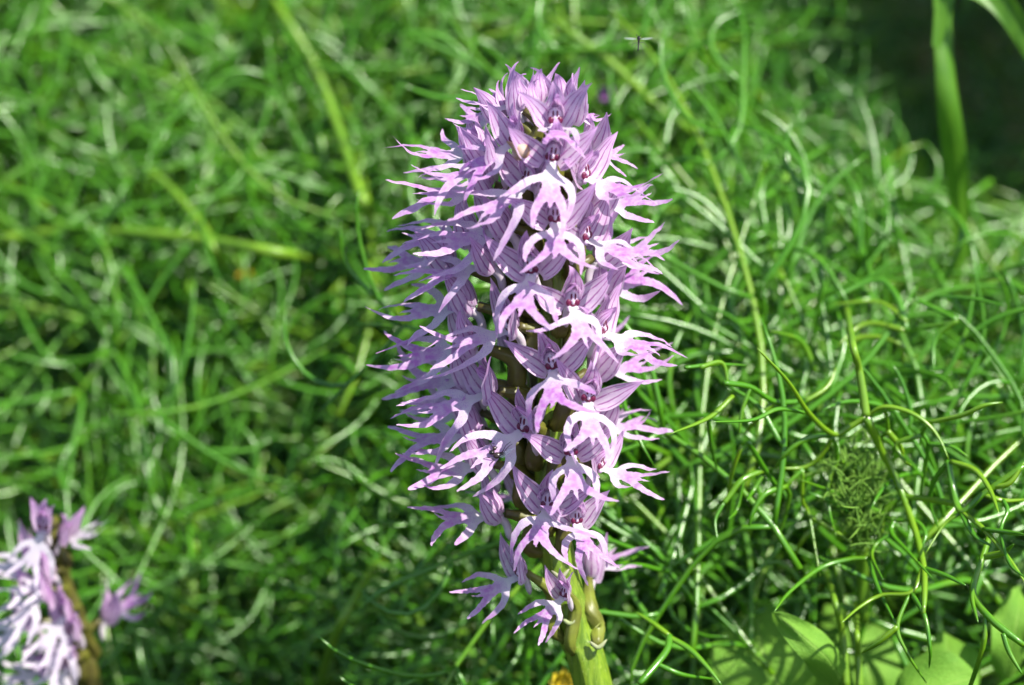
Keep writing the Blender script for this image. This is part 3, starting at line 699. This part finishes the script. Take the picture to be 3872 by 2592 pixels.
traced('glossy frond of long hanging threads above the broad pale leaves',
 [(1786, 1385), (1640, 1270), (1562, 1170), (1556, 1100), (1590, 1000), (1625, 890)],
 [[(1556, 1100), (1550, 1180), (1575, 1280)], [(1612, 1245), (1600, 1380), (1540, 1568), (1500, 1640)], [(1600, 980), (1690, 960), (1740, 920)], [(1690, 1330), (1720, 1420), (1780, 1520)]], dz=.004, w=1.15, seed=3)
traced('thin frond with comb-like drooping threads between the spike and the clump',
 [(620, 570), (500, 620), (440, 690), (410, 730)],
 [[(410, 730), (370, 810), (380, 905)], [(590, 600), (540, 680), (515, 720)], [(490, 470), (450, 580), (430, 680), (422, 780)], [(520, 450), (600, 580), (690, 700)], [(500, 620), (470, 760), (430, 805)], [(870, 800), (780, 890), (730, 980)]], dz=.006, w=.95, seed=4)
traced('pale arched frond with a long bow shaped thread under the lowest right lip',
 [(410, 180), (530, 200), (640, 265), (780, 265)],
 [[(780, 265), (880, 200), (925, 110)], [(640, 265), (560, 350), (500, 420)], [(450, 240), (340, 340), (160, 415)], [(340, 340), (350, 460), (380, 590)], [(300, 110), (400, 90), (430, 200)], [(230, 110), (380, 95), (520, 100)], [(530, 200), (490, 320), (480, 420)]], dz=.012, w=1.0, seed=5)
traced('upright frond with bent threads at the rim of the dark gap',
 [(1140, -560), (1150, -700), (1120, -800), (1135, -950)],
 [[(1150, -760), (1080, -860), (980, -1010)], [(1260, -640), (1230, -800), (1225, -960)], [(1150, -640), (1260, -640), (1370, -720), (1390, -830), (1330, -930)], [(1110, -800), (1230, -880), (1330, -920)], [(1080, -860), (1075, -1000)]], dz=.075, w=1.1, seed=6)
traced('arching frond with a white glossy bend above the long branching frond',
 [(1250, -60), (1200, -220), (1100, -290), (870, -190)],
 [[(1250, -100), (1120, -190), (900, -180)], [(1480, -110), (1300, -200), (1280, -230)], [(1480, -110), (1380, -20), (1370, 130)], [(1380, -215), (1560, -205), (1700, -170)], [(1290, -70), (1420, -90), (1480, -110)], [(1240, -60), (1060, -90), (930, 10)], [(930, 30), (1050, -30), (1210, 0), (1230, 110)], [(830, 130), (760, -10), (620, -60)]], dz=.030, w=1.05, seed=7)
traced('frond of straight glossy threads low behind the orchid stem',
 [(20, 1560), (100, 1470), (150, 1400), (160, 1340)],
 [[(155, 1345), (250, 1400), (330, 1480), (400, 1568)], [(100, 1470), (220, 1520), (370, 1540)], [(-170, 960), (-130, 1000), (-60, 1010), (20, 970)], [(160, 1340), (80, 1280), (0, 1230)]], dz=.018, w=1.1, seed=8)

# stout yellow-green stalks lying through the bank
def stalk(label, pl, w, d=None, br=()):
    def pth(pl, n):
        k = len(pl) - 1
        return spline([P(x, y, (float(canopy(x, y)) - .006 if d is None else d) + ((.03 if i in (0, k) else 0) if d is None else (.045 if i == 0 else 0))) for i, (x, y) in enumerate(pl)], n)
    q = pth(pl, 24); b = Vector(q[-1]); rt = empty('stalk', b)
    tag(rt, label, 'stalk', 'stout stalks in the bank')
    obj('main_stem', tube_mesh('main_stem', q - np.array(b), np.linspace(.8, 1.1, 24) * w * .00074 * (np.minimum(1, np.minimum(np.linspace(.25, 5, 24), np.linspace(5, .25, 24))) if d is None else 1), M['stalk'], 10), rt)
    for x in br: c = pth(x, 12); obj('side_stem', tube_mesh('side_stem', c - np.array(b), np.linspace(.75, .45, 12) * w * .001, M['stalk'], 8), rt)
stalk('long yellowish stalk lying nearly level through the left of the bank', [(-220, 945), (-60, 915), (100, 890), (330, 868), (700, 900), (1050, 955), (1200, 985)], 1.55, None, [[(250, 865), (120, 750), (-60, 660)]])
stalk('bright yellow-green stalk slanting down behind the top of the spike', [(1000, -60), (1060, 40), (1180, 230), (1260, 430), (1330, 640), (1380, 780), (1430, 900)], 1.5, None, [[(1170, 210), (1060, 165), (930, 160)], [(1060, 40), (1020, -60)]])
stalk('short blurred stalk slanting across above the level one', [(490, 590), (570, 650), (650, 720), (760, 850), (820, 960), (850, 1030)], 1.3)
stalk('straight stalk rising at a slant from the lower edge left of the stem', [(1480, 2040), (1360, 2230), (1270, 2400), (1190, 2640)], 1.25)
stalk('pale stalk standing upright between the two orchids', [(745, 1900), (738, 2040), (735, 2110), (730, 2200), (725, 2320), (722, 2420)], 1.2)
stalk('slim yellow stalk slanting through the upper bank behind the midge', [(2040, 30), (2120, 100), (2300, 230), (2480, 400), (2600, 490), (2680, 560)], 1.3)
stalk('yellowish stalk that ends where the long branching frond begins', [(3200, 1150), (3222, 1290), (3248, 1400), (3262, 1480), (3275, 1575)], 1.0, .012)
stalk('pale stalk leaning up from the broad leaves', [(3110, 2130), (3150, 2250), (3185, 2400), (3200, 2600)], .9, .022)
stalk('pair-leaning pale stalk next to the broad leaves', [(3235, 2280), (3240, 2380), (3245, 2480), (3250, 2600)], .8, .018)

# ------------------------------------------------------------------ broad leaves, grass, shoot, small flowers
def leaf_mesh(pl, wid, mat, fold=.25, nu=9, nv=22, side=None, wav=.0008, seed=0, point=.9):
    c = spline(pl, nv); T = unit(np.gradient(c, axis=0)); sd = np.array(side if side is not None else (1., 0, 0)); vs, uvs, fs = [], [], []
    for j in range(nv):
        v = j / (nv - 1); s = unit(sd - T[j] * (sd @ T[j])); n = np.cross(T[j], s)
        wd = wid * (math.sin(math.pi * min(1, v * .93 + .05)) ** point) if point != 9 else wid * 1.62 * (v + .03) ** .55 * (1 - v) ** .62
        for i in range(nu):
            u = -1 + 2 * i / (nu - 1)
            vs.append(c[j] + s * u * wd + n * (abs(u) * wd * fold + wav * math.sin(v * 9 + u * 2 + seed) * abs(u))); uvs.append((u * .5 + .5, v))
    for j in range(nv - 1):
        for i in range(nu - 1): fs.append((j * nu + i, j * nu + i + 1, (j + 1) * nu + i + 1, (j + 1) * nu + i))
    return np.array(vs), fs, uvs
def broad_plant():
    b = P(3050, 2900, .05); b.z = 0; rt = empty('broad_leaved_plant', b); tag(rt, 'low plant with broad pale green leaves dappled by frond shadows', 'plant')
    for k, (pl, wd, side, fold) in enumerate((
        ([P(3060, 2760, 0.041), P(2950, 2600, 0.036), P(2880, 2450, 0.038), P(2860, 2300, 0.048)], .0145, (.95, .0, .25), .05),
        ([P(3240, 2700, 0.036), P(3150, 2520, 0.016), P(3050, 2420, 0.012), P(2920, 2315, 0.012)], .0042, (.6, .3, .7), .7),
        ([P(3300, 2720, 0.046), P(3290, 2560, 0.044), P(3230, 2400, 0.048), P(3120, 2290, 0.056)], .009, (1, .1, .1), .06),
        ([P(3560, 2760, 0.036), P(3560, 2620, 0.034), P(3590, 2500, 0.036), P(3570, 2390, 0.042)], .0085, (1, 0, .1), .10),
        ([P(3800, 2560, 0.036), P(3830, 2430, 0.031), P(3850, 2330, 0.031), P(3860, 2230, 0.036)], .006, (1, .1, 0), .10),
        ([P(3400, 2760, 0.026), P(3450, 2660, 0.024), P(3560, 2600, 0.024), P(3700, 2560, 0.026)], .010, (.2, .8, .5), .2))):
        v, f, u = leaf_mesh(pl, wd, M['broad'], fold, side=side, seed=k, point=9, wav=.0014)
        obj('leaf', mesh_from('leaf', v - np.array(b), f, M['broad'], uvs=u), rt)
broad_plant()
def tall_grass():
    b = P(3630, 1250, .10); b.z = 0; rt = empty('tall_grass', b); tag(rt, 'tall blurred grass with an upright blade and an arching bent leaf', 'grass plant')
    d = .065
    v, f, u = leaf_mesh([P(3640, 1000, d + .02), P(3625, 700, d + .01), P(3595, 400, d), P(3570, 100, d), P(3575, -200, d)], .0023, M['grass'], .35, point=.12, side=(1, .3, 0))
    obj('blade', mesh_from('blade', v - np.array(b), f, M['grass'], uvs=u), rt)
    v, f, u = leaf_mesh([P(3540, 180, d - .003), P(3590, -40, d - .004), P(3680, -50, d - .005), P(3800, 30, d - .006), P(3900, 200, d - .006), P(3960, 400, d - .006)], 0.0024, M['grass'], .2, point=.55, side=(.8, .1, .6))
    obj('leaf', mesh_from('leaf', v - np.array(b), f, M['grass'], uvs=u), rt)
    s = spline([P(3640, 1000, d + .02), b * .5 + P(3640, 1000, d + .02) * .5, b], 8)
    obj('culm', tube_mesh('culm', s - np.array(b), np.full(8, .0016), M['grass'], 8), rt)
tall_grass()
def shoot():
    r = random.Random(9); rt = empty('young_shoot', P(3235, 2080, .03)); tag(rt, 'woolly pale green young shoot half hidden behind the branching frond', 'shoot')
    cs = []
    for (px, py, sp, n) in ((3215, 1800, 95, 200), (3250, 1900, 80, 170), (3255, 1990, 60, 140)):
        for _ in range(n):
            p = np.array(P(r.gauss(px, sp * .5), r.gauss(py, sp * .6), .024 + r.gauss(0, .004)))
            d = unit(rng.normal(size=3) + np.array([0, -.2, .6])); c, _, _ = curves(p[None], d[None], unit(rng.normal(size=(1, 3))), np.array([r.uniform(.003, .007)]), np.array([r.uniform(-2.5, 2.5)]), np.array([0.]), 6)
            cs.append(c[0])
    V, F = tubes(np.array(cs), np.tile(np.array([.3, .32, .3, .28, .22, .08]) * .00055, (len(cs), 1)), 4)
    o = obj('tuft', mesh_from('tuft', V - np.array(rt.location), F, M['fuzz']), rt); o['kind'] = 'stuff'
    s = spline([P(3255, 1990, .026), P(3260, 2150, .036), P(3265, 2350, .04)], 10); obj('shoot_stem', tube_mesh('shoot_stem', s - np.array(rt.location), np.full(10, .0012), M['stalk'], 8), rt)
shoot()
def small_flower(px, py, d, mat, n, L, W, label, name):
    c = P(px, py, d); rt = empty(name, c); tag(rt, label, 'flower'); r = random.Random(px)
    o = obj('centre', mesh_from('centre', *ellipsoid((0, 0, 0), (L * .3, L * .3, L * .22)), mat), rt)
    for k in range(n):
        a = 2 * math.pi * k / n; dr = Vector((math.cos(a), -.35, math.sin(a) * .9)).normalized()
        v, f, u = leaf_mesh([dr * L * .15, dr * L * .6 + Vector((0, -L * .1, 0)), dr * L], W, mat, .2, 5, 8, side=(-math.sin(a), 0, math.cos(a)))
        obj('petal', mesh_from('petal', v, f, mat, uvs=u), rt)
    s = spline([Vector((0, L * .2, 0)), Vector((.002, .004, -.015)), Vector((.004, .004, -.04))], 8); obj('stalk', tube_mesh('stalk', s, np.full(8, .0005), M['stalk'], 6), rt)
small_flower(2132, 2572, .035, M['yellow'], 8, .0030, .0009, 'small yellow flower low beside the orchid stem', 'yellow_flower')
small_flower(2296, 352, .095, M['violet'], 5, .0022, .0009, 'tiny violet flower deep in the bank behind the spike top', 'violet_flower')
small_flower(930, 1050, .115, M['yellow'], 7, .0022, .0008, 'tiny yellow flower under the level stalk', 'yellow_flower')

# ------------------------------------------------------------------ insects
def insect_leg(rt, pts, rad, mat): obj('leg', tube_mesh('leg', spline(pts, 9), np.linspace(rad, rad * .45, 9), mat, 5), rt)
def midge():
    c = P(2415, 152, -.002); rt = empty('midge', c); tag(rt, 'tiny dark midge hovering in the air above the spike with wings spread', 'midge')
    k = 1 / FPX * DIST     # metres per photo pixel at that distance
    s = 12.33              # enlarged-view pixels per photo pixel
    def V(x, y, z=0.): return RIGHT * ((x - 1075) / s * k) - UP * ((y - 640) / s * k) - FWD * (z * k)
    parts = [(0, ellipsoid(V(1080, 560), [7.2 * k, 6 * k, 6.8 * k], 14, 10)), (0, ellipsoid(V(1075, 500, 2), [4 * k, 4 * k, 4 * k], 10, 8))]
    ab = spline([V(1078, 580), V(1075, 680), V(1065, 850), V(1055, 1010), V(1040, 1165)], 14)
    Vt, F = tubes(ab[None], (np.array([5.5, 5.6, 5.2, 4.6, 4.0, 3.4, 3.1, 3, 3, 3, 2.9, 2.9, 2.7, 1.6]) * k)[None], 10)
    parts.append((0, (Vt, F))); vs, fs, mi = join(parts); obj('body', mesh_from('body', vs, fs, M['insect']), rt)
    for side, pl in ((-1, [(980, 590), (820, 590), (600, 575), (380, 545)]), (1, [(1160, 600), (1340, 590), (1560, 570), (1770, 540)])):
        v, f, u = leaf_mesh([V(*p) for p in pl], 4.6 * k, M['wing'], .05, 5, 12, side=tuple(UP), wav=0)
        obj('wing', mesh_from('wing', v, f, M['wing'], uvs=u), rt)
    for pl in ([(1020, 480), (950, 380)], [(1120, 480), (1200, 370)]): obj('antenna', tube_mesh('antenna', spline([V(*p, 3) for p in pl], 5), np.full(5, 1.2 * k), M['leg'], 5), rt)
    for pl in ([(940, 570), (865, 480)], [(1210, 570), (1300, 460)], [(1030, 770), (850, 800), (720, 960)], [(1110, 770), (1320, 770), (1560, 1040)], [(1030, 830), (940, 920), (830, 1240)], [(1100, 820), (1190, 920), (1290, 1270)]):
        insect_leg(rt, [V(*p, -1) for p in pl], .85 * 1.5 * k, M['leg'])
midge()
def fly():
    bpy.context.view_layer.update()
    lip = [c for c in fly_lip.children if c.name.startswith('lip')][0]; mw = lip.matrix_world
    bv = BVHTree.FromPolygons([mw @ v.co for v in lip.data.vertices], [tuple(p.vertices) for p in lip.data.polygons])
    hit = None
    for dx in range(34, 180, 8):
        for dy in (0, -20, 20, -45, 45):
            h = bv.ray_cast(CAM, ray(1846 + dx, 1727 + dy).normalized())
            if h[0] is not None: hit = h; break
        if hit: break
    if not hit: print('fly: no lip'); c = P(1846, 1727, -.01); n = -FWD
    else: c, n = hit[0], hit[1]
    if n.dot(FWD) > 0: n = -n
    n = (n - FWD * .6).normalized()
    rt = empty('fly', c + n * .0001); tag(rt, 'small dark fly resting on the lip of a left hand orchid flower', 'fly')
    x = RIGHT - n * RIGHT.dot(n); x.normalize(); y = n.cross(x); k = DIST / FPX * 1.4; s = 14.26
    def V(px, py, h): return (x * ((px - 1000) / s) - y * ((py - 830) / s) * -(-1) + n * h) * k if False else (x * ((px - 1000) / s) + y * (-(py - 830) / s) + n * h) * k
    rot = Matrix((x, y, n)).transposed()
    parts = [(0, ellipsoid(V(800, 700, 7), [8 * k, 8 * k, 6.5 * k], 14, 10)), (1, ellipsoid(V(1000, 820, 6.5), [11 * k, 9 * k, 6 * k], 14, 10, rot)), (1, ellipsoid(V(1180, 760, 6), [10 * k, 6 * k, 5 * k], 12, 8, rot)), (1, ellipsoid(V(900, 540, 6), [6 * k, 6 * k, 4.5 * k], 12, 8, rot))]
    vs, fs, mi = join(parts); obj('body', mesh_from('body', vs, fs, [M['insect'], M['flybody']], midx=mi), rt)
    for pl in ([(820, 500, 6), (770, 360, 8), (920, 350, 1)], [(980, 520, 6), (1010, 500, 8), (960, 430, 1)], [(1200, 680, 5), (1270, 560, 9), (1350, 420, 7), (1510, 260, 0)], [(1250, 700, 5), (1400, 510, 6), (1570, 350, 0)],
               [(850, 950, 5), (640, 910, 8), (380, 960, 0)], [(880, 960, 5), (860, 1050, 9), (730, 1140, 6), (740, 1270, 0)]):
        insect_leg(rt, [V(*p) for p in pl], 1.2 * k, M['leg'])
    for pl in ([(1100, 800, 10), (1300, 730, 10), (1500, 620, 9), (1700, 540, 8)], [(1080, 860, 10), (1200, 880, 10), (1320, 830, 9), (1450, 760, 8)]):
        v, f, u = leaf_mesh([V(*p) for p in pl], 4.2 * k, M['wing'], .05, 5, 10, side=tuple(y), wav=0); obj('wing', mesh_from('wing', v, f, M['wing'], uvs=u), rt)
fly()
print('objects', len(bpy.data.objects))
